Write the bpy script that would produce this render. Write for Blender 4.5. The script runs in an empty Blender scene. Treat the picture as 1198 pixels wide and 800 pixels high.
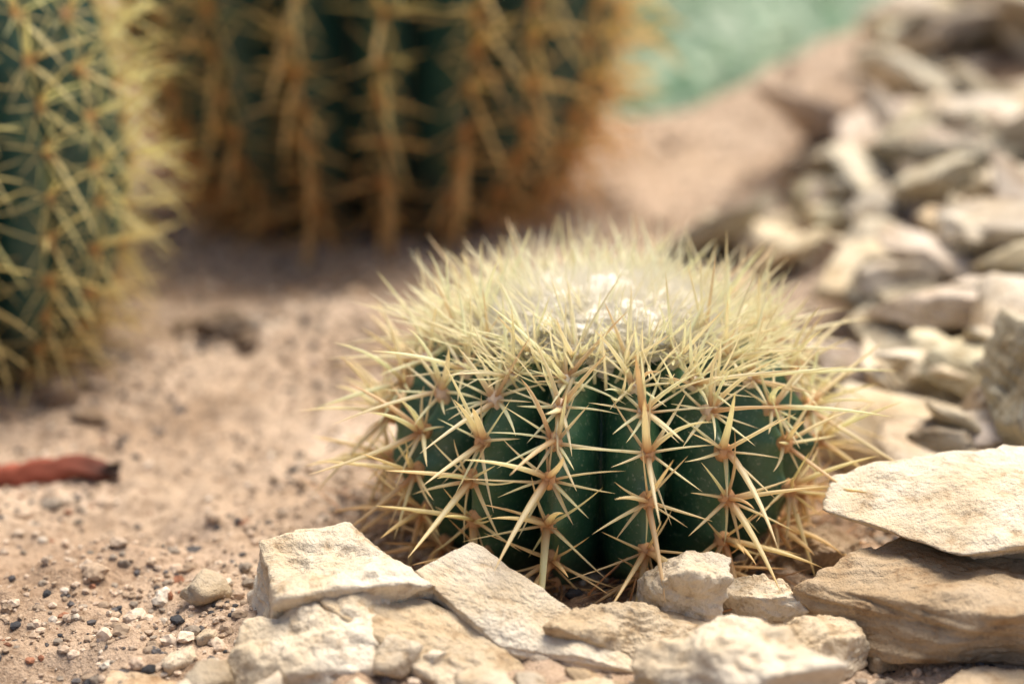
import bpy, bmesh, math, random
import numpy as np
from mathutils import Vector, Euler

random.seed(7); rng = np.random.default_rng(11)
scene = bpy.context.scene
scene.view_settings.view_transform = 'Standard'
scene.view_settings.look = 'None'
scene.view_settings.exposure = 0

# ------------------------------------------------------------------ noise
_perm = rng.permutation(4096); _val = rng.uniform(-1, 1, 4096)
def vnoise(p, seed=0):
    p = np.asarray(p, float)
    i = np.floor(p).astype(np.int64); f = p - i
    f = f*f*f*(f*(f*6-15)+10)
    out = 0
    for dx in (0, 1):
        wx = f[:, 0] if dx else 1-f[:, 0]
        for dy in (0, 1):
            wy = f[:, 1] if dy else 1-f[:, 1]
            for dz in (0, 1):
                wz = f[:, 2] if dz else 1-f[:, 2]
                h = _perm[(i[:, 0]+dx+seed*17) & 4095]
                h = _perm[(h+i[:, 1]+dy) & 4095]
                h = _perm[(h+i[:, 2]+dz) & 4095]
                out = out + wx*wy*wz*_val[h]
    return out
def fbm(p, octv=4, seed=0, gain=.5):
    p = np.asarray(p, float); a = 1; s = 0
    for k in range(octv):
        s = s + a*vnoise(p, seed+k*3); p = p*2.03+7.1; a *= gain
    return s
def sm(t):
    t = np.clip(t, 0, 1); return t*t*(3-2*t)

# ------------------------------------------------------------------ mesh helper
def make_mesh(name, V, faces, mat, col=None, smooth=True, parent=None, loc=None, rot=None):
    me = bpy.data.meshes.new(name)
    V = np.asarray(V, np.float32)
    faces = [np.asarray(f, np.int32) for f in faces if len(f)]
    nl = sum(f.size for f in faces); nf = sum(len(f) for f in faces)
    me.vertices.add(len(V)); me.vertices.foreach_set('co', V.ravel())
    me.loops.add(nl); me.polygons.add(nf)
    me.loops.foreach_set('vertex_index', np.concatenate([f.ravel() for f in faces]))
    starts = []; o = 0
    for f in faces:
        starts.append(o+np.arange(len(f))*f.shape[1]); o += f.size
    me.polygons.foreach_set('loop_start', np.concatenate(starts).astype(np.int32))
    me.update(calc_edges=True); me.validate()
    if col is not None:
        a = me.color_attributes.new('tint', 'FLOAT_COLOR', 'POINT')
        c = np.ones((len(V), 4), np.float32); c[:, :3] = col
        a.data.foreach_set('color', c.ravel())
    me.polygons.foreach_set('use_smooth', np.full(len(me.polygons), smooth))
    me.materials.append(mat)
    ob = bpy.data.objects.new(name, me); scene.collection.objects.link(ob)
    if parent: ob.parent = parent
    if loc is not None: ob.location = loc
    if rot is not None: ob.rotation_euler = rot
    return ob

_ico = {}
def ico(s):
    if s not in _ico:
        bm = bmesh.new(); bmesh.ops.create_icosphere(bm, subdivisions=s, radius=1)
        V = np.array([v.co[:] for v in bm.verts]); F = np.array([[v.index for v in f.verts] for f in bm.faces])
        bm.free(); _ico[s] = (V/np.linalg.norm(V, axis=1)[:, None], F)
    return _ico[s]

# ------------------------------------------------------------------ materials
def new_mat(name):
    m = bpy.data.materials.new(name); m.use_nodes = True
    nt = m.node_tree; b = nt.nodes['Principled BSDF']
    return m, nt, b
def N(nt, t, **kw):
    n = nt.nodes.new(t)
    for k, v in kw.items(): setattr(n, k, v)
    return n
def noise_node(nt, scale, detail=4, rough=.6, vec=None):
    n = N(nt, 'ShaderNodeTexNoise'); n.inputs['Scale'].default_value = scale
    n.inputs['Detail'].default_value = detail; n.inputs['Roughness'].default_value = rough
    if vec: nt.links.new(vec, n.inputs['Vector'])
    return n
def ramp(nt, fac, stops):
    r = N(nt, 'ShaderNodeValToRGB'); e = r.color_ramp.elements
    while len(e) < len(stops): e.new(.5)
    for i, (p, c) in enumerate(stops):
        e[i].position = p; e[i].color = (*c, 1)
    nt.links.new(fac, r.inputs['Fac']); return r
def mix(nt, a, b, fac, mode='MIX'):
    m = N(nt, 'ShaderNodeMix', data_type='RGBA', blend_type=mode)
    for idx, v in ((6, a), (7, b)):
        if hasattr(v, 'links'): nt.links.new(v, m.inputs[idx])
        else: m.inputs[idx].default_value = (*v, 1)
    if hasattr(fac, 'links'): nt.links.new(fac, m.inputs[0])
    else: m.inputs[0].default_value = fac
    return m.outputs[2]
def bump(nt, b, heights):
    prev = None
    for h, s, d in heights:
        bp = N(nt, 'ShaderNodeBump'); bp.inputs['Strength'].default_value = s; bp.inputs['Distance'].default_value = d
        nt.links.new(h, bp.inputs['Height'])
        if prev: nt.links.new(prev, bp.inputs['Normal'])
        prev = bp.outputs[0]
    nt.links.new(prev, b.inputs['Normal'])

def mat_rock():
    m, nt, b = new_mat('limestone')
    tc = N(nt, 'ShaderNodeTexCoord').outputs['Object']
    n1 = noise_node(nt, 20, 4, .6, tc)
    r1 = ramp(nt, n1.outputs[0], [(.28, (.54, .42, .29)), (.42, (.68, .58, .44)), (.56, (.78, .71, .60)), (.75, (.83, .78, .69))])
    n2 = noise_node(nt, 85, 5, .68, tc)
    r2 = ramp(nt, n2.outputs[0], [(.33, (.55, .44, .33)), (.46, (1, 1, 1))])
    c = mix(nt, r1.outputs[0], r2.outputs[0], .65, 'MULTIPLY')
    n3 = noise_node(nt, 800, 2, .6, tc)
    r3 = ramp(nt, n3.outputs[0], [(.30, (.70, .64, .57)), (.46, (1, 1, 1))])
    c = mix(nt, c, r3.outputs[0], .5, 'MULTIPLY')
    at = N(nt, 'ShaderNodeAttribute', attribute_name='tint')
    c = mix(nt, c, at.outputs['Color'], 1, 'MULTIPLY')
    nt.links.new(c, b.inputs['Base Color']); b.inputs['Roughness'].default_value = .85
    b.inputs['Specular IOR Level'].default_value = .25
    n4 = noise_node(nt, 330, 4, .65, tc)
    bump(nt, b, [(n2.outputs[0], .75, .006), (n4.outputs[0], .75, .0016)])
    return m
def mat_soil():
    m, nt, b = new_mat('sandy_soil')
    tc = N(nt, 'ShaderNodeTexCoord').outputs['Object']
    n1 = noise_node(nt, 7, 4, .6, tc)
    r1 = ramp(nt, n1.outputs[0], [(.32, (.47, .355, .26)), (.5, (.64, .505, .39)), (.68, (.76, .62, .50))])
    n2 = noise_node(nt, 130, 5, .7, tc)
    r2 = ramp(nt, n2.outputs[0], [(.35, (.54, .48, .42)), (.5, (.97, .95, .93)), (.7, (1.12, 1.1, 1.06))])
    c = mix(nt, r1.outputs[0], r2.outputs[0], .85, 'MULTIPLY')
    n5 = noise_node(nt, 600, 3, .7, tc)
    r3 = ramp(nt, n5.outputs[0], [(.36, (.54, .49, .44)), (.52, (1.03, 1.02, 1))])
    c = mix(nt, c, r3.outputs[0], .6, 'MULTIPLY')
    at = N(nt, 'ShaderNodeAttribute', attribute_name='tint')
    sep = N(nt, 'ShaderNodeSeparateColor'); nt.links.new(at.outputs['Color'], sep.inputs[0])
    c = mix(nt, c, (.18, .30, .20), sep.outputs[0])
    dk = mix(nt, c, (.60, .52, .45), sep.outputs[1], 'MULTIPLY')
    nt.links.new(dk, b.inputs['Base Color']); b.inputs['Roughness'].default_value = .95
    b.inputs['Specular IOR Level'].default_value = .1
    bump(nt, b, [(n2.outputs[0], .8, .004), (n5.outputs[0], .8, .0018)])
    return m
def mat_tint(name, rough=.8, trans=0, noise=None, spec=.2):
    m, nt, b = new_mat(name)
    at = N(nt, 'ShaderNodeAttribute', attribute_name='tint'); c = at.outputs['Color']
    if noise:
        tc = N(nt, 'ShaderNodeTexCoord').outputs['Object']
        n = noise_node(nt, noise, 2, .6, tc)
        r = ramp(nt, n.outputs[0], [(.35, (.72, .70, .68)), (.6, (1.06, 1.06, 1.06))])
        c = mix(nt, c, r.outputs[0], 1, 'MULTIPLY')
    nt.links.new(c, b.inputs['Base Color']); b.inputs['Roughness'].default_value = rough
    b.inputs['Specular IOR Level'].default_value = spec
    if trans:
        tr = N(nt, 'ShaderNodeBsdfTranslucent'); nt.links.new(c, tr.inputs[0])
        mx = N(nt, 'ShaderNodeMixShader'); mx.inputs[0].default_value = trans
        nt.links.new(b.outputs[0], mx.inputs[1]); nt.links.new(tr.outputs[0], mx.inputs[2])
        nt.links.new(mx.outputs[0], nt.nodes['Material Output'].inputs[0])
    return m
def mat_body():
    m, nt, b = new_mat('cactus_skin')
    tc = N(nt, 'ShaderNodeTexCoord').outputs['Object']
    at = N(nt, 'ShaderNodeAttribute', attribute_name='tint')
    n1 = noise_node(nt, 38, 4, .6, tc)
    r1 = ramp(nt, n1.outputs[0], [(.3, (.60, .68, .66)), (.5, (1.0, 1.0, 1)), (.72, (1.6, 1.35, 1.15))])
    c = mix(nt, at.outputs['Color'], r1.outputs[0], 1, 'MULTIPLY')
    n2 = noise_node(nt, 420, 3, .7, tc)
    r2 = ramp(nt, n2.outputs[0], [(.58, (0, 0, 0)), (.75, (1, 1, 1))])
    c = mix(nt, c, (.25, .30, .22), r2.outputs[0])
    nt.links.new(c, b.inputs['Base Color']); b.inputs['Roughness'].default_value = .33
    b.inputs['Specular IOR Level'].default_value = .6
    bump(nt, b, [(n1.outputs[0], .4, .004), (n2.outputs[0], .3, .0006)])
    return m

M_rock = mat_rock(); M_soil = mat_soil(); M_body = mat_body()
M_spine = mat_tint('spine_horn', .38, .5, None, .5)
M_wool = mat_tint('cactus_wool', .95, 0, 160, .05)
M_felt = mat_tint('areole_felt', .95, 0, None, .05)
M_grit = mat_tint('soil_grit', .9, 0, 500, .15)
M_leaf = mat_tint('leaves', .55, .35, None, .3)
M_bark = mat_tint('bark', .85, 0, 60, .2)

# ------------------------------------------------------------------ terrain
def H(x, y):
    x = np.atleast_1d(np.asarray(x, float)); y = np.atleast_1d(np.asarray(y, float))
    z0 = np.zeros_like(x)
    def P(s): return np.stack([x*s, y*s, z0+3.3], 1)
    near = np.exp(-np.maximum(0, np.hypot(x-.1, y-1.1)-1.2)*2)
    h = .011*fbm(P(3.2), 3, 1) + near*(.0075*fbm(P(14), 3, 5) + .0038*fbm(P(60), 3, 9) + .0016*fbm(P(230), 2, 12))
    h = h*(1-.5*np.exp(-((x-.05)**2+(y-.85)**2)/.02))
    h = h + .082*sm((x-.14)/.52)*sm((y-.95)/1.0)
    h = h + .045*sm((x-.16)/.22)*sm((y-.72)/.35)
    h = h - .016*np.exp(-((x+.2)**2/.03+(y-1.33)**2/.01))
    ye = 1.96+.20*sm((x-.05)/.5)+1.5*sm((-x-.02)/.25)+.05*vnoise(P(2.5), 4)
    h = h - .62*sm((y-ye)/.75)
    h = h - .62*sm((-x-2.2)/.8)*(1-sm((y-ye)/.75))
    return h
def ext(a, b, n, lo, hi, k=26):
    d = np.linspace(a, b, n); g = np.geomspace((b-a)/n*2, 1, k)
    return np.concatenate([(a-g*(a-lo))[::-1], d, b+g*(hi-b)])
xs = ext(-.62, .85, 460, -70, 70); ys = ext(.42, 2.3, 540, -25, 110)
X, Y = np.meshgrid(xs, ys); X = X.ravel(); Y = Y.ravel()
Z = H(X, Y)
nx, ny = len(xs), len(ys)
idx = np.arange(nx*ny).reshape(ny, nx)
F = np.stack([idx[:-1, :-1], idx[:-1, 1:], idx[1:, 1:], idx[1:, :-1]], -1).reshape(-1, 4)
col = np.zeros((len(X), 3))
col[:, 0] = np.maximum(sm((Y-2.40-1.5*sm((-X-.02)/.25))/.5), sm((-X-2.5)/.5))
dk = .6*np.exp(-((X+.2)**2/.035+(Y-1.36)**2/.012)) + .8*np.exp(-((X-.05)**2+(Y-.85)**2)/.012) + .8*sm((X-.2)/.1)*(1-sm((Y-1.6)/.5))  # first term paints the shade in the hollow before the rear cactus
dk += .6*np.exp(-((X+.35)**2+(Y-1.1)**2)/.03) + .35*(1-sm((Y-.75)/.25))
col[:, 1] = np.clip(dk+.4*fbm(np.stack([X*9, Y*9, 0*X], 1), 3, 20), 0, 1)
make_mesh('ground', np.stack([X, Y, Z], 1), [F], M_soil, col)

# ------------------------------------------------------------------ grit
def scatter(nn, sub, rmin, rmax, xr, yr, power=2.0, seed=0, pr=(.28, .24, .18, .05, .09, .06, .03, .10)):
    r = np.random.default_rng(seed)
    x = r.uniform(*xr, nn); y = yr[0]+(yr[1]-yr[0])*r.uniform(0, 1, nn)**1.3
    dens = fbm(np.stack([x*11, y*11, 0*x], 1), 3, 30)
    keep = dens > r.uniform(-1.0, .55, nn)
    x, y = x[keep], y[keep]; n = len(x)
    rad = rmin+(rmax-rmin)*r.uniform(0, 1, n)**power
    B, Fb = ico(sub)
    sc = rad[:, None]*r.uniform(.6, 1.25, (n, 3))*np.array([1, 1, .75])
    V = B[None]*(1+r.uniform(-.22, .22, (n, len(B), 1)))*sc[:, None]
    a = r.uniform(0, 6.28, n); ca, sa = np.cos(a)[:, None], np.sin(a)[:, None]
    V = np.stack([V[..., 0]*ca-V[..., 1]*sa, V[..., 0]*sa+V[..., 1]*ca, V[..., 2]], -1)
    V += np.stack([x, y, H(x, y)+rad*.2], 1)[:, None]
    pal = np.array([[.57, .44, .33], [.44, .33, .235], [.66, .53, .41], [.72, .63, .52], [.13, .12, .12], [.06, .06, .065], [.32, .15, .09], [.30, .25, .20]])
    pr = np.array(pr); pr = pr/pr.sum()
    c = pal[r.choice(len(pal), n, p=pr)]*r.uniform(.75, 1.12, (n, 1))
    C = np.repeat(c, len(B), 0)
    FF = (Fb[None]+(np.arange(n)*len(B))[:, None, None]).reshape(-1, 3)
    return V.reshape(-1, 3), FF, C
parts = [scatter(50000, 1, .0006, .0028, (-.5, .5), (.55, 1.6), 1.8, 1),
         scatter(5600, 2, .0018, .0048, (-.5, .4), (.55, 1.6), 2.3, 2),
         scatter(900, 2, .003, .010, (-.8, .9), (1.1, 2.1), 2.0, 3, (.3, .3, .1, .03, .1, .02, .02, .13)),
         scatter(80, 2, .004, .0065, (-.45, -.05), (.6, 1.3), 2.0, 4)]
def join(parts):
    o = 0; Vs = []; Fs = []; Cs = []
    for v, f, c in parts:
        Vs.append(v); Fs.append(f+o); Cs.append(c); o += len(v)
    return np.concatenate(Vs), np.concatenate(Fs), np.concatenate(Cs)
V, F, C = join(parts)
make_mesh('gravel', V, [F], M_grit, C, smooth=False)

# ------------------------------------------------------------------ rocks
def rock_geo(seed, size, sub=5, rough=1.0, p=70, tint=(1, 1, 1)):
    r = np.random.default_rng(seed)
    D, Fb = ico(sub)
    nn = []; dd = []
    nn.append([r.uniform(-.12, .12), r.uniform(-.12, .12), 1]); dd.append(1)
    nn.append([r.uniform(-.12, .12), r.uniform(-.12, .12), -1]); dd.append(1)
    k = r.integers(4, 7); a0 = r.uniform(0, 6.28)
    for i in range(k):
        a = a0+6.283*i/k+r.uniform(-.4, .4)
        nn.append([math.cos(a), math.sin(a), r.uniform(-.35, .40)]); dd.append(r.uniform(.70, .98))
    for i in range(r.integers(4, 8)):
        a = r.uniform(0, 6.28); nn.append([math.cos(a), math.sin(a), r.choice([-1, 1])*r.uniform(.4, 1.6)]); dd.append(r.uniform(.92, 1.15))
    nn = np.array(nn, float); nn /= np.linalg.norm(nn, axis=1)[:, None]; dd = np.array(dd)
    q = np.maximum(D@nn.T/dd, 0); qm = q.max(1)
    rad = 1/(qm*((q/qm[:, None])**p).sum(1)**(1/p))
    s = np.array(size)/2; ms = s.min()
    V = D*rad[:, None]*s
    off = r.uniform(0, 50, 3)
    g = float(np.cbrt(np.prod(s)))
    n1 = fbm(V/g*.9+off, 2, 1); n2 = fbm(V/g*4+off, 4, 2, .6)
    st = fbm(np.stack([V[:, 0]/g*.8, V[:, 1]/g*.8, V[:, 2]/ms*4.0], 1)+off, 3, 3)
    side = 1-np.abs(D[:, 2])**2
    nd = D/s; nd /= np.linalg.norm(nd, axis=1)[:, None]
    fq = fbm(V/g*1.3+off+9, 2, 6)*2.3; ff = fq-np.floor(fq); fl = (np.floor(fq)+sm((ff-.42)/.14))/2.3
    V = V + nd*(rough*(ms*.13*n1 + ms*.050*n2 + ms*.18*fl))[:, None]
    V[:, :2] += D[:, :2]*(rough*g*.07*st*side)[:, None]
    c = np.ones((len(V), 3))*np.array(tint)*(1+.10*n1[:, None])
    return V, Fb, np.clip(c, 0, 1.12)
def hero(seed, loc, size, rotd, tint=(1, 1, 1), sub=6, rough=1.0):
    V, F_, C_ = rock_geo(seed, size, sub, rough, tint=tint)
    return make_mesh('limestone_rock', V, [F_], M_rock, C_, loc=loc, rot=[math.radians(a) for a in rotd])
W1 = (.95, .91, .845); W2 = (.82, .75, .65); T1 = (.62, .53, .43)
hero(61, (-.084, .724, .018), (.092, .060, .052), (8, -6, 10), W1)
hero(62, (-.090, .676, .010), (.088, .056, .040), (12, -20, 28), W1)
hero(63, (.002, .690, .022), (.118, .034, .013), (16, 16, -26), W1)
hero(64, (-.022, .668, .008), (.100, .044, .024), (8, 13, -22), W2)
hero(65, (.078, .718, .015), (.038, .032, .050), (5, 14, 15), W1)
hero(66, (.116, .724, .008), (.048, .034, .034), (8, -14, -20), W1)
hero(67, (.052, .692, .008), (.078, .036, .034), (14, 8, 12), W2)
hero(68, (.090, .648, .018), (.088, .050, .040), (12, -6, -12), W1)
hero(69, (.138, .682, .008), (.050, .040, .032), (0, 10, 30), W2)
hero(70, (.244, .754, .050), (.160, .092, .028), (8, -3, 6), W1)
hero(71, (.228, .710, .020), (.170, .080, .036), (-2, 4, -3), T1)
hero(72, (.195, .632, -.002), (.11, .055, .026), (4, 5, 10), T1)
hero(73, (.154, .790, .006), (.044, .030, .028), (10, 20, 25), (.50, .41, .33))
hero(74, (.290, .890, .058), (.050, .044, .075), (0, 10, 20), (.66, .65, .58))
hero(75, (.005, .640, .000), (.066, .036, .024), (6, -8, 14), W2)
hero(76, (.044, .652, .002), (.044, .028, .022), (6, 8, -24), T1)
hero(77, (.530, 1.78, .180), (.22, .11, .026), (8, 8, -14), (1.05, 1.02, .97))
hero(78, (-.150, .652, -.003), (.065, .045, .022), (6, 8, -24), (.80, .67, .55))
hero(79, (.175, .725, .002), (.05, .04, .028), (6, 18, -24), T1)

# pile along the bank
poly = [(.195, .84), (.205, .95), (.215, 1.05), (.25, 1.17), (.26, 1.25), (.15, 1.34), (.15, 1.42), (.235, 1.52), (.33, 1.72), (.42, 1.98), (.60, 2.25), (1.0, 2.2), (.95, 1.4), (.62, .95), (.45, .74)]
def inside(x, y):
    c = False; n = len(poly)
    for i in range(n):
        x1, y1 = poly[i]; x2, y2 = poly[i-1]
        if (y1 > y) != (y2 > y) and x < (x2-x1)*(y-y1)/(y2-y1)+x1: c = not c
    return c
prs = []; placed = []
R2 = random.Random(23)
tries = 0
while len(placed) < 430 and tries < 9000:
    tries += 1
    q_ = R2.random()
    if q_ < .4: x, y = R2.uniform(.12, 1.0), R2.uniform(.78, 2.25)
    elif q_ < .7: x, y = R2.uniform(.15, .5), R2.uniform(.82, 1.6)
    else: x, y = R2.uniform(.18, .38), R2.uniform(.84, 1.2)
    if not inside(x, y): continue
    if y > 1.25 and x < .20+.22*max(0, y-1.0)+.03 and R2.random() < .5: continue
    s = R2.uniform(.026, .066)*(1+.55*(y-.9)*R2.random())
    if R2.random() < .15 and x > .3: s *= 1.4
    k = sum(1 for (a, b, t) in placed if math.hypot(a-x, b-y) < (s+t)*.38)
    if k > 2: continue
    if k > 1 and x < .26+.2*(y-1): continue
    if math.hypot(x-.052, y-.85) < .15+s*.5: continue
    placed.append((x, y, s))
    size = (s*R2.uniform(1.1, 1.9), s*R2.uniform(.75, 1.15), s*R2.uniform(.20, .40))
    br = R2.choice([.42, .58, .72, .84, .95, 1.02])
    V, F_, C_ = rock_geo(100+tries, size, 4, 1.0, tint=np.array([1, .97, .90])*br*np.array([1, R2.uniform(.96, 1.03), R2.uniform(.90, 1.08)]))
    e = Euler((math.radians(R2.gauss(8, 20)), math.radians(R2.gauss(-6, 20)), R2.uniform(0, 6.28))).to_matrix()
    V = V@np.array(e).T + np.array([x, y, float(H(x, y)[0]) + size[2]*.25 + .014*k])
    prs.append((V, F_, C_))
print('rocks', len(placed))
for i in range(46):
    x = R2.uniform(-.16, .20); y = R2.uniform(.62, .745)
    s = R2.uniform(.008, .022)
    V, F_, C_ = rock_geo(7000+i, (s*1.3, s, s*.6), 3, 1.0, tint=np.array([1, .93, .84])*R2.uniform(.5, .95))
    e = Euler((R2.uniform(-.5, .5), R2.uniform(-.5, .5), R2.uniform(0, 6.28))).to_matrix()
    prs.append((V@np.array(e).T+np.array([x, y, float(H(x, y)[0])+s*.25]), F_, C_))
V, F, C = join(prs)
make_mesh('rock_pile', V, [F], M_rock, C)

for i, (x, y, s, t) in enumerate([(-.205, 1.155, .030, .25), (-.185, 1.14, .018, .3), (-.235, 1.17, .02, .35), (-.30, 1.06, .02, .5), (-.27, 1.02, .014, .4), (-.12, 1.25, .02, .7), (-.165, 1.27, .016, .5)]):
    V, F_, C_ = rock_geo(900+i, (s*1.3, s, s*.8), 4, 1.6, tint=(t, t*.82, t*.7))
    make_mesh('soil_clod', V, [F_], M_rock, C_, loc=(x, y, float(H(x, y)[0])+s*.1), rot=(0, 0, i))

# ------------------------------------------------------------------ spines
def spine_mesh(P, D, L, W, B, c0, c1, c2, nseg=5, ns=4, flat=.65):
    n = len(P); t = np.linspace(0, 1, nseg+1)
    D = D/np.linalg.norm(D, axis=1)[:, None]
    ref = np.where(np.abs(D[:, 2:3]) > .9, np.array([[1., 0, 0]]), np.array([[0, 0, 1.]]))
    U = np.cross(D, ref); U /= np.linalg.norm(U, axis=1)[:, None]; Wv = np.cross(D, U)
    cen = P[:, None]+D[:, None]*(L[:, None]*t)[..., None]+B[:, None]*(L[:, None]*t**2)[..., None]
    rad = W[:, None]*np.maximum((1-t)**.60, .04)
    a = np.arange(ns)*2*math.pi/ns
    ring = np.cos(a)[None, :, None]*U[:, None]+flat*np.sin(a)[None, :, None]*Wv[:, None]
    V = cen[:, :, None]+ring[:, None]*rad[:, :, None, None]
    w0 = np.clip(1-t/.25, 0, 1)[None, :, None]; w2 = np.clip((t-.7)/.3, 0, 1)[None, :, None]
    C = c0[:, None]*w0+c2[:, None]*w2+c1[:, None]*(1-w0-w2)
    C = np.repeat(C[:, :, None], ns, 2)
    m = ns*(nseg+1); f = []
    for i in range(nseg):
        for j in range(ns):
            k = (j+1) % ns; f.append([i*ns+j, i*ns+k, (i+1)*ns+k, (i+1)*ns+j])
    Fm = (np.array(f)[None]+(np.arange(n)*m)[:, None, None]).reshape(-1, 4)
    return V.reshape(-1, 3), Fm, C.reshape(-1, 3)

def cactus(loc, R, zc, ct, cb, nrib, dep, s0, L0, W0, seed, th0=0, crown=.66, hero_=False, skin=(.03, .10, .06), old=(.42, .20, .08), mid=(.80, .62, .30), young=(.92, .84, .58), nrad=8, ncrown=150, phimax=2.6, e=.82, tilt=(0, 0, 0)):
    r = np.random.default_rng(seed)
    emp = bpy.data.objects.new('barrel_cactus', None); scene.collection.objects.link(emp)
    emp.location = loc; emp.rotation_euler = [math.radians(a) for a in tilt]; emp.empty_display_size = .05
    def prof(ph):
        c = np.where(ph < math.pi/2, ct, cb)
        return R*np.sin(ph)**e, zc+c*np.cos(ph)
    def pn(ph):
        r1, z1 = prof(ph+.01); r0, z0 = prof(ph-.01)
        tr, tz = r1-r0, z1-z0; l = math.hypot(tr, tz); return tr/l, tz/l
    ar = []
    for k in range(nrib):
        th = th0+2*math.pi*k/nrib+(r.uniform(-.03, .03))
        ph = (.50 if hero_ else .22)+r.uniform(0, .12)
        while ph < phimax-.12:
            ar.append((th+r.uniform(-.012, .012), ph, k))
            r1, z1 = prof(ph+.01); r0, z0 = prof(ph)
            ds = math.hypot(r1-r0, z1-z0)/.01
            ph += s0*(.62+.38*float(sm((ph-.2)/1.0)))*r.uniform(.84, 1.16)/ds
    per = 22; nt_ = nrib*per; nph = 130
    TH = th0+np.arange(nt_)*2*math.pi/nt_
    PH = np.linspace(.02, phimax, nph)
    u = np.abs(((np.arange(nt_)/per+.5) % 1)-.5)*2
    lobe = .45*(1-np.sqrt(np.maximum(0, 1-u**2)))+.55*u**1.1
    rr, zz = prof(PH)
    dp = dep*sm((PH-.05)/.5)
    T2, P2 = np.meshgrid(TH, PH)
    wob = vnoise(np.stack([np.cos(T2).ravel()*3, np.sin(T2).ravel()*3, P2.ravel()*5], 1), seed).reshape(P2.shape)
    fac = 1-dp[:, None]*lobe[None]*(1+.18*wob)+.018*wob
    bul = np.zeros_like(P2)
    for th, ph, k in ar:
        j0 = k*per
        for j in range(-6, 7):
            jj = (j0+j) % nt_
            bul[:, jj] += np.exp(-((PH-ph)/(.36*s0/R))**2)*math.exp(-(j/3.6)**2)
    fac = fac+.038*np.clip(bul, 0, 1.2)
    V = np.stack([rr[:, None]*fac*np.cos(T2), rr[:, None]*fac*np.sin(T2), np.repeat(zz[:, None], nt_, 1)], -1).reshape(-1, 3)
    rad_ = np.hypot(V[:, 0], V[:, 1]); V[:, 2] -= ct*.10*np.exp(-(rad_/(R*.28))**2)
    idx = np.arange(nph*nt_).reshape(nph, nt_); nx_ = np.roll(idx, -1, 1)
    F = np.stack([idx[:-1], idx[1:], nx_[1:], nx_[:-1]], -1).reshape(-1, 4)
    V = np.vstack([V, [[0, 0, V[:nt_, 2].mean()]]]); tri = np.stack([nx_[0], np.full(nt_, len(V)-1), idx[0]], -1)
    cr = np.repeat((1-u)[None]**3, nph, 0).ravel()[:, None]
    C = np.array(skin)*(1-.5*(np.repeat(u[None], nph, 0).ravel()[:, None])**2)+cr*np.array([.05, .06, .025])  # skin darkens into the rib valleys: crease shade painted into the colour
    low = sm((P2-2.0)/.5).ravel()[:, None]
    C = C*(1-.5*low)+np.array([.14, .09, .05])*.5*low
    C = np.vstack([C, C[:1]])
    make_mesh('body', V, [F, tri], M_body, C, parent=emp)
    P = []; D = []; L = []; W = []; B = []; c0 = []; c1 = []; c2 = []
    felt = []
    old = np.array(old); mid = np.array(mid); young = np.array(young)
    for th, ph, k in ar:
        rr_, zz_ = prof(ph); tr, tz = pn(ph)
        ct_, st_ = math.cos(th), math.sin(th)
        p = np.array([rr_*1.026*ct_, rr_*1.026*st_, zz_])
        td = np.array([tr*ct_, tr*st_, tz]); n = np.array([-tz*ct_, -tz*st_, tr]); s = np.array([-st_, ct_, 0])
        age = float(sm((ph-.65)/1.5)); top = 1-float(sm((ph-.40)/.50))
        felt.append((p, n, ph))
        base = young*(1-age)+mid*age
        if ph > 1.7: base = base*(1-.6*float(sm((ph-1.7)/.6)))+old*.6*float(sm((ph-1.7)/.6))
        nr = nrad + int(r.integers(-1, 2))
        a0 = r.uniform(0, 6.28)
        def add(d, l, w, b):
            P.append(p+n*.0006+r.normal(0, .0006, 3)); D.append(d); L.append(l); W.append(w); B.append(b)
            v = r.uniform(.92, 1.1)
            bc = np.clip(base*v, 0, .99)
            if r.random() < .08: bc = bc*.6+old*.4
            c0.append(bc*np.array([.72, .42, .22])*(1-.4*top)+.4*top*bc); c1.append(bc); c2.append(bc*np.array([.97, .90, .78]))
        for i in range(nr):
            a = a0+6.283*i/nr+r.uniform(-.3, .3); el = math.radians(r.uniform(6, 34)+top*22)
            d = math.cos(el)*(math.cos(a)*-td+math.sin(a)*s)+math.sin(el)*n
            d = d+top*(np.array([0, 0, .15])+.1*td)
            add(d, L0*r.uniform(.62, 1.05)*(1-.12*abs(math.cos(a)))*(1-.2*top), W0*r.uniform(.6, 1.0), -n*r.uniform(-.02, .18)+r.normal(0, .06, 3))
        for i in range(int(r.integers(3, 5))):
            a = [3.14, .7, -.7, 0][i]+r.uniform(-.45, .45); el = math.radians(r.uniform(36, 68))
            d = math.cos(el)*(math.cos(a)*-td+math.sin(a)*s)+math.sin(el)*n+top*(np.array([0, 0, .15])+.1*td)
            add(d, L0*r.uniform(.95, 1.35)*(1.1 if i == 0 else 1)*(1-.1*top), W0*r.uniform(1.05, 1.55)*(1-.25*top), td*r.uniform(.0, .28)*(1-top)+r.normal(0, .06, 3))
    for i in range(ncrown):
        a = r.uniform(0, 6.28)
        g = crown*math.sqrt(r.uniform((.02 if hero_ else .1), 1)); q = R*g
        zz0 = float(zc+ct*np.sqrt(max(0, 1-(q/R)**2)))-.002
        P.append(np.array([q*math.cos(a), q*math.sin(a), zz0]))
        D.append(np.array([math.cos(a)*(.2+1.7*g), math.sin(a)*(.2+1.7*g), 1])+r.normal(0, .36, 3))
        L.append(L0*r.uniform(.6, 1.25)*(.70+.50*g)); W.append(W0*r.uniform(.45, .8)); B.append(r.normal(0, .09, 3))
        b = np.clip(young*r.uniform(.97, 1.05)*(1-.5*(1-g))+.5*(1-g)*np.array([1, .97, .86]), 0, .99); c0.append(b); c1.append(b); c2.append(b)
    A = lambda q: np.array(q, float)
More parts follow.
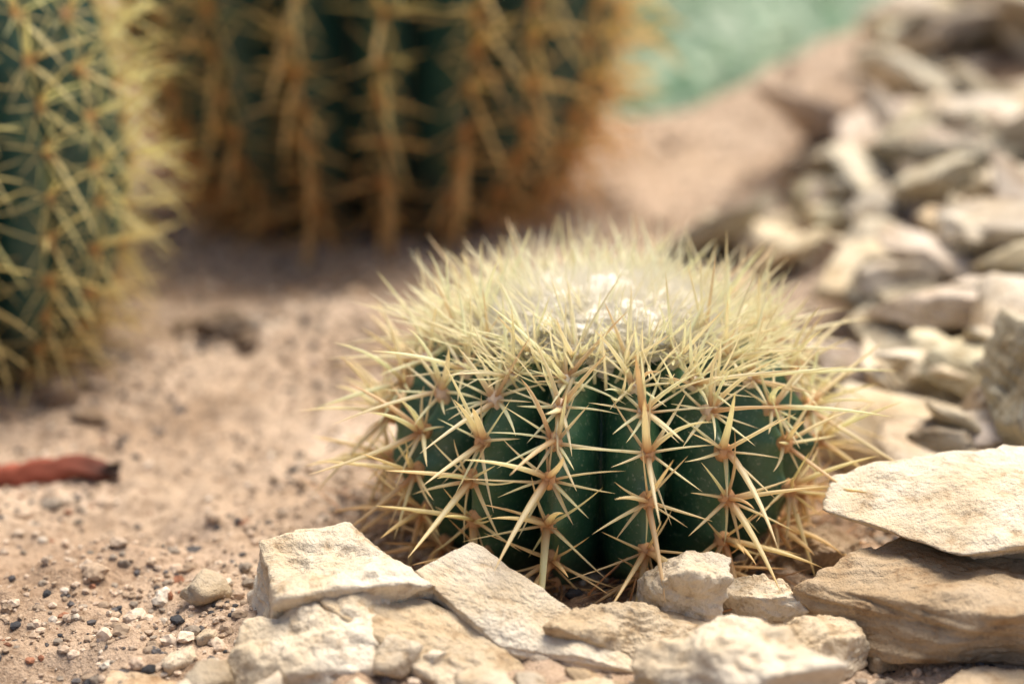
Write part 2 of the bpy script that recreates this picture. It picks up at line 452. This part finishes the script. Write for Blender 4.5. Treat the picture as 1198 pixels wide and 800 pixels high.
    V, F, C = spine_mesh(A(P), A(D), A(L), A(W), A(B), A(c0), A(c1), A(c2), 6 if hero_ else 4, 5 if hero_ else 4)
    make_mesh('spines', V, [F], M_spine, C, parent=emp)
    Bv, Bf = ico(2 if hero_ else 1); vs = []; fs = []; cs = []; o = 0
    hp = []; hd = []
    for p, n, ph in felt:
        rad = .0032*(W0/.0010)**.5
        vs.append(p+Bv*rad*(1+r.uniform(-.25, .25, (len(Bv), 1)))*np.array([1, 1, 1.15])); fs.append(Bf+o); o += len(Bv)
        t = float(sm((ph-.6)/.7)); c = np.array([.95, .88, .76])*(1-t)+np.array([.70, .40, .20])*t
        cs.append(np.tile(c, (len(Bv), 1)))
        if hero_:
            for q in range(22):
                dd = n*1.0+r.normal(0, .6, 3); hp.append(p); hd.append((dd, c))
    make_mesh('areoles', np.concatenate(vs), [np.concatenate(fs)], M_felt, np.concatenate(cs), parent=emp)
    if hero_:
        hc = A([c for _, c in hd]); k = len(hp)
        V, F, C = spine_mesh(A(hp), A([d for d, _ in hd]), r.uniform(.004, .008, k), np.full(k, .00025), np.zeros((k, 3)), hc, np.clip(hc*1.15, 0, 1), np.clip(hc*1.2, 0, 1), 2, 3)
        make_mesh('areole_fuzz', V, [F], M_felt, C, parent=emp)
        Dv, Df = ico(6)
        bump_ = fbm(Dv*5, 3, 40)*.12+np.abs(fbm(Dv*11, 3, 44))*.12
        V = Dv*(1+bump_)[:, None]*np.array([R*.54, R*.54, ct*.28])+np.array([0, 0, zc+ct*.86])
        make_mesh('wool', V, [Df], M_wool, np.tile([.84, .80, .71], (len(V), 1)), parent=emp)
        k = 9000; a = r.uniform(0, 6.28, k); q = R*.62*np.sqrt(r.uniform(0, 1, k))
        P = np.stack([q*np.cos(a), q*np.sin(a), zc+ct*.85+ct*.27*np.sqrt(np.maximum(0, 1-(q/(R*.62))**2))], 1)
        Dd = np.stack([np.cos(a)*q/R*1.6, np.sin(a)*q/R*1.6, np.full(k, .7)], 1)+r.normal(0, .6, (k, 3))
        w = np.tile([.96, .93, .84], (k, 1))
        V, F, C = spine_mesh(P, Dd, r.uniform(.004, .012, k), np.full(k, .00028), r.normal(0, .35, (k, 3)), w, w, w, 2, 3)
        make_mesh('wool_fibres', V, [F], M_spine, C, parent=emp)
    return emp

cactus((.047, .850, -.004), .109, .059, .066, .080, 16, .31, .0215, .040, .00160, 3, th0=math.radians(-104), hero_=True, crown=.74, ncrown=760, skin=(.026, .105, .060), mid=(1.0, .83, .48), young=(1.0, .94, .72), old=(.76, .47, .23), nrad=9, phimax=2.45, e=.86)
cactus((-.128, 1.61, -.02), .222, .235, .28, .27, 20, .22, .034, .058, .0024, 8, th0=.1, skin=(.014, .075, .064), old=(.88, .56, .23), mid=(1.0, .77, .35), young=(1.0, .90, .52), nrad=7, phimax=2.75, e=.86)
cactus((-.402, 1.150, -.015), .130, .15, .21, .175, 17, .22, .030, .046, .00145, 21, th0=.05, skin=(.012, .085, .078), old=(.78, .58, .24), mid=(.97, .88, .48), young=(1.0, .92, .58), nrad=8, phimax=2.75, e=.78)

k = 190; r = np.random.default_rng(77)
a = r.uniform(0, 6.28, k); q = .088+.06*r.uniform(0, 1, k)**1.5
x = .050+q*np.cos(a); y = .85+q*np.sin(a)
P = np.stack([x, y, H(x, y)+.003], 1); D = np.stack([np.cos(a)+r.normal(0, .8, k), np.sin(a)+r.normal(0, .8, k), r.uniform(-.05, .5, k)], 1)
c = np.array([.55, .34, .18])*r.uniform(.6, 1.6, (k, 1))
V, F, C = spine_mesh(P, D, r.uniform(.015, .045, k), np.full(k, .0009), r.normal(0, .1, (k, 3)), c, c, c, 4, 4)
make_mesh('dry_plant_litter', V, [F], M_spine, np.clip(C, 0, 1))

t = np.linspace(0, 1, 30); ang = np.linspace(0, 2*math.pi, 20, endpoint=False)
cx = -.40+.165*t; cy = .905+.028*t+.003*np.sin(t*9); cz = H(cx, cy)+.006
rad = .0095*(1-.35*t)*np.where(t > .95, .8, 1)
V = []
for i in range(30):
    for g in ang:
        w = 1+.12*math.sin(g*3+i*.4)+.08*random.uniform(-1, 1)
        V.append((cx[i]+.004*math.sin(g*2)*t[i], cy[i]+rad[i]*w*math.cos(g), cz[i]+rad[i]*w*math.sin(g)))
idx = np.arange(600).reshape(30, 20); nx_ = np.roll(idx, -1, 1)
F = np.stack([idx[:-1], nx_[:-1], nx_[1:], idx[1:]], -1).reshape(-1, 4)
tc_ = np.repeat(t, 20)[:, None]
make_mesh('fallen_twig', V, [F, idx[0][None], idx[-1][::-1][None]], M_bark, np.array([.36, .10, .06])*(1-tc_**6)+np.array([.05, .03, .025])*tc_**6)

t = np.linspace(0, 1, 40); V = []
for i in range(40):
    for g in ang:
        w = .040*(1-.35*t[i])*(1+.12*math.sin(g*4+.5*t[i])+.05*random.uniform(-1, 1))*(1+.6*math.exp(-t[i]*14))
        V.append((.655+.03*t[i]+w*math.cos(g), 2.02+w*math.sin(g), .06+1.2*t[i]))
idx = np.arange(800).reshape(40, 20); nx_ = np.roll(idx, -1, 1)
F = np.stack([idx[:-1], nx_[:-1], nx_[1:], idx[1:]], -1).reshape(-1, 4)
make_mesh('tree_trunk', V, [F, idx[-1][None]], M_bark, np.tile([.22, .15, .05], (800, 1)))

r = np.random.default_rng(5); k = 26000
x = r.uniform(-5, 7, k); y = 3.1+1.6*sm((-x-.1)/.4)+r.uniform(0, 1, k)**1.2*6.5
cl = fbm(np.stack([x*1.1, y*1.1, 0*x], 1), 3, 50)
hgt = np.clip(.22+.28*cl, .03, .6)
z = H(x, y)+hgt*r.uniform(0, 1, k)**.5
a = r.uniform(0, 6.28, k); el = r.uniform(.1, 1.2, k); l = r.uniform(.06, .15, k); w = l*.28
d = np.stack([np.cos(a)*np.cos(el), np.sin(a)*np.cos(el), np.sin(el)], 1); s = np.stack([-np.sin(a), np.cos(a), r.uniform(-.4, .4, k)], 1)
p = np.stack([x, y, z], 1)
V = np.stack([p, p+d*l[:, None]*.5+s*w[:, None], p+d*l[:, None]-np.array([0, 0, 1])*l[:, None]*.15, p+d*l[:, None]*.5-s*w[:, None]], 1).reshape(-1, 3)
F = np.arange(k*4).reshape(-1, 4)
c = np.where((cl > .10)[:, None], np.array([[.50, .60, .46]]), np.array([[.20, .34, .22]]))*r.uniform(.75, 1.2, (k, 1))
make_mesh('shrub_foliage', V, [F], M_leaf, np.repeat(c, 4, 0), smooth=False)

# ------------------------------------------------------------------ light
az = math.radians(40)
el = math.radians(66)
w = bpy.data.worlds.new('World'); scene.world = w; w.use_nodes = True
nt = w.node_tree; sky = nt.nodes.new('ShaderNodeTexSky'); sky.sky_type = 'NISHITA'; sky.sun_disc = False
sky.sun_elevation = el; sky.sun_rotation = az; sky.dust_density = 5; sky.air_density = 1.0
nt.links.new(sky.outputs[0], nt.nodes['Background'].inputs[0]); nt.nodes['Background'].inputs[1].default_value = .15
sun = bpy.data.objects.new('sun', bpy.data.lights.new('sun', 'SUN')); scene.collection.objects.link(sun)
sun.data.energy = 5.0; sun.data.angle = math.radians(42); sun.data.color = (1, .92, .78)
dv = Vector((math.sin(az)*math.cos(el), math.cos(az)*math.cos(el), math.sin(el)))
sun.rotation_euler = dv.to_track_quat('Z', 'Y').to_euler(); sun.location = dv*5

# ------------------------------------------------------------------ camera
cam = bpy.data.objects.new('camera', bpy.data.cameras.new('camera')); scene.collection.objects.link(cam)
cam.location = (0, 0, .378); cam.rotation_euler = (math.radians(72), 0, 0)
cam.data.lens = 60; cam.data.sensor_width = 36; cam.data.clip_start = .01; cam.data.clip_end = 500
cam.data.dof.use_dof = True; cam.data.dof.focus_distance = .797; cam.data.dof.aperture_fstop = 2.8; cam.data.dof.aperture_blades = 9
scene.camera = cam
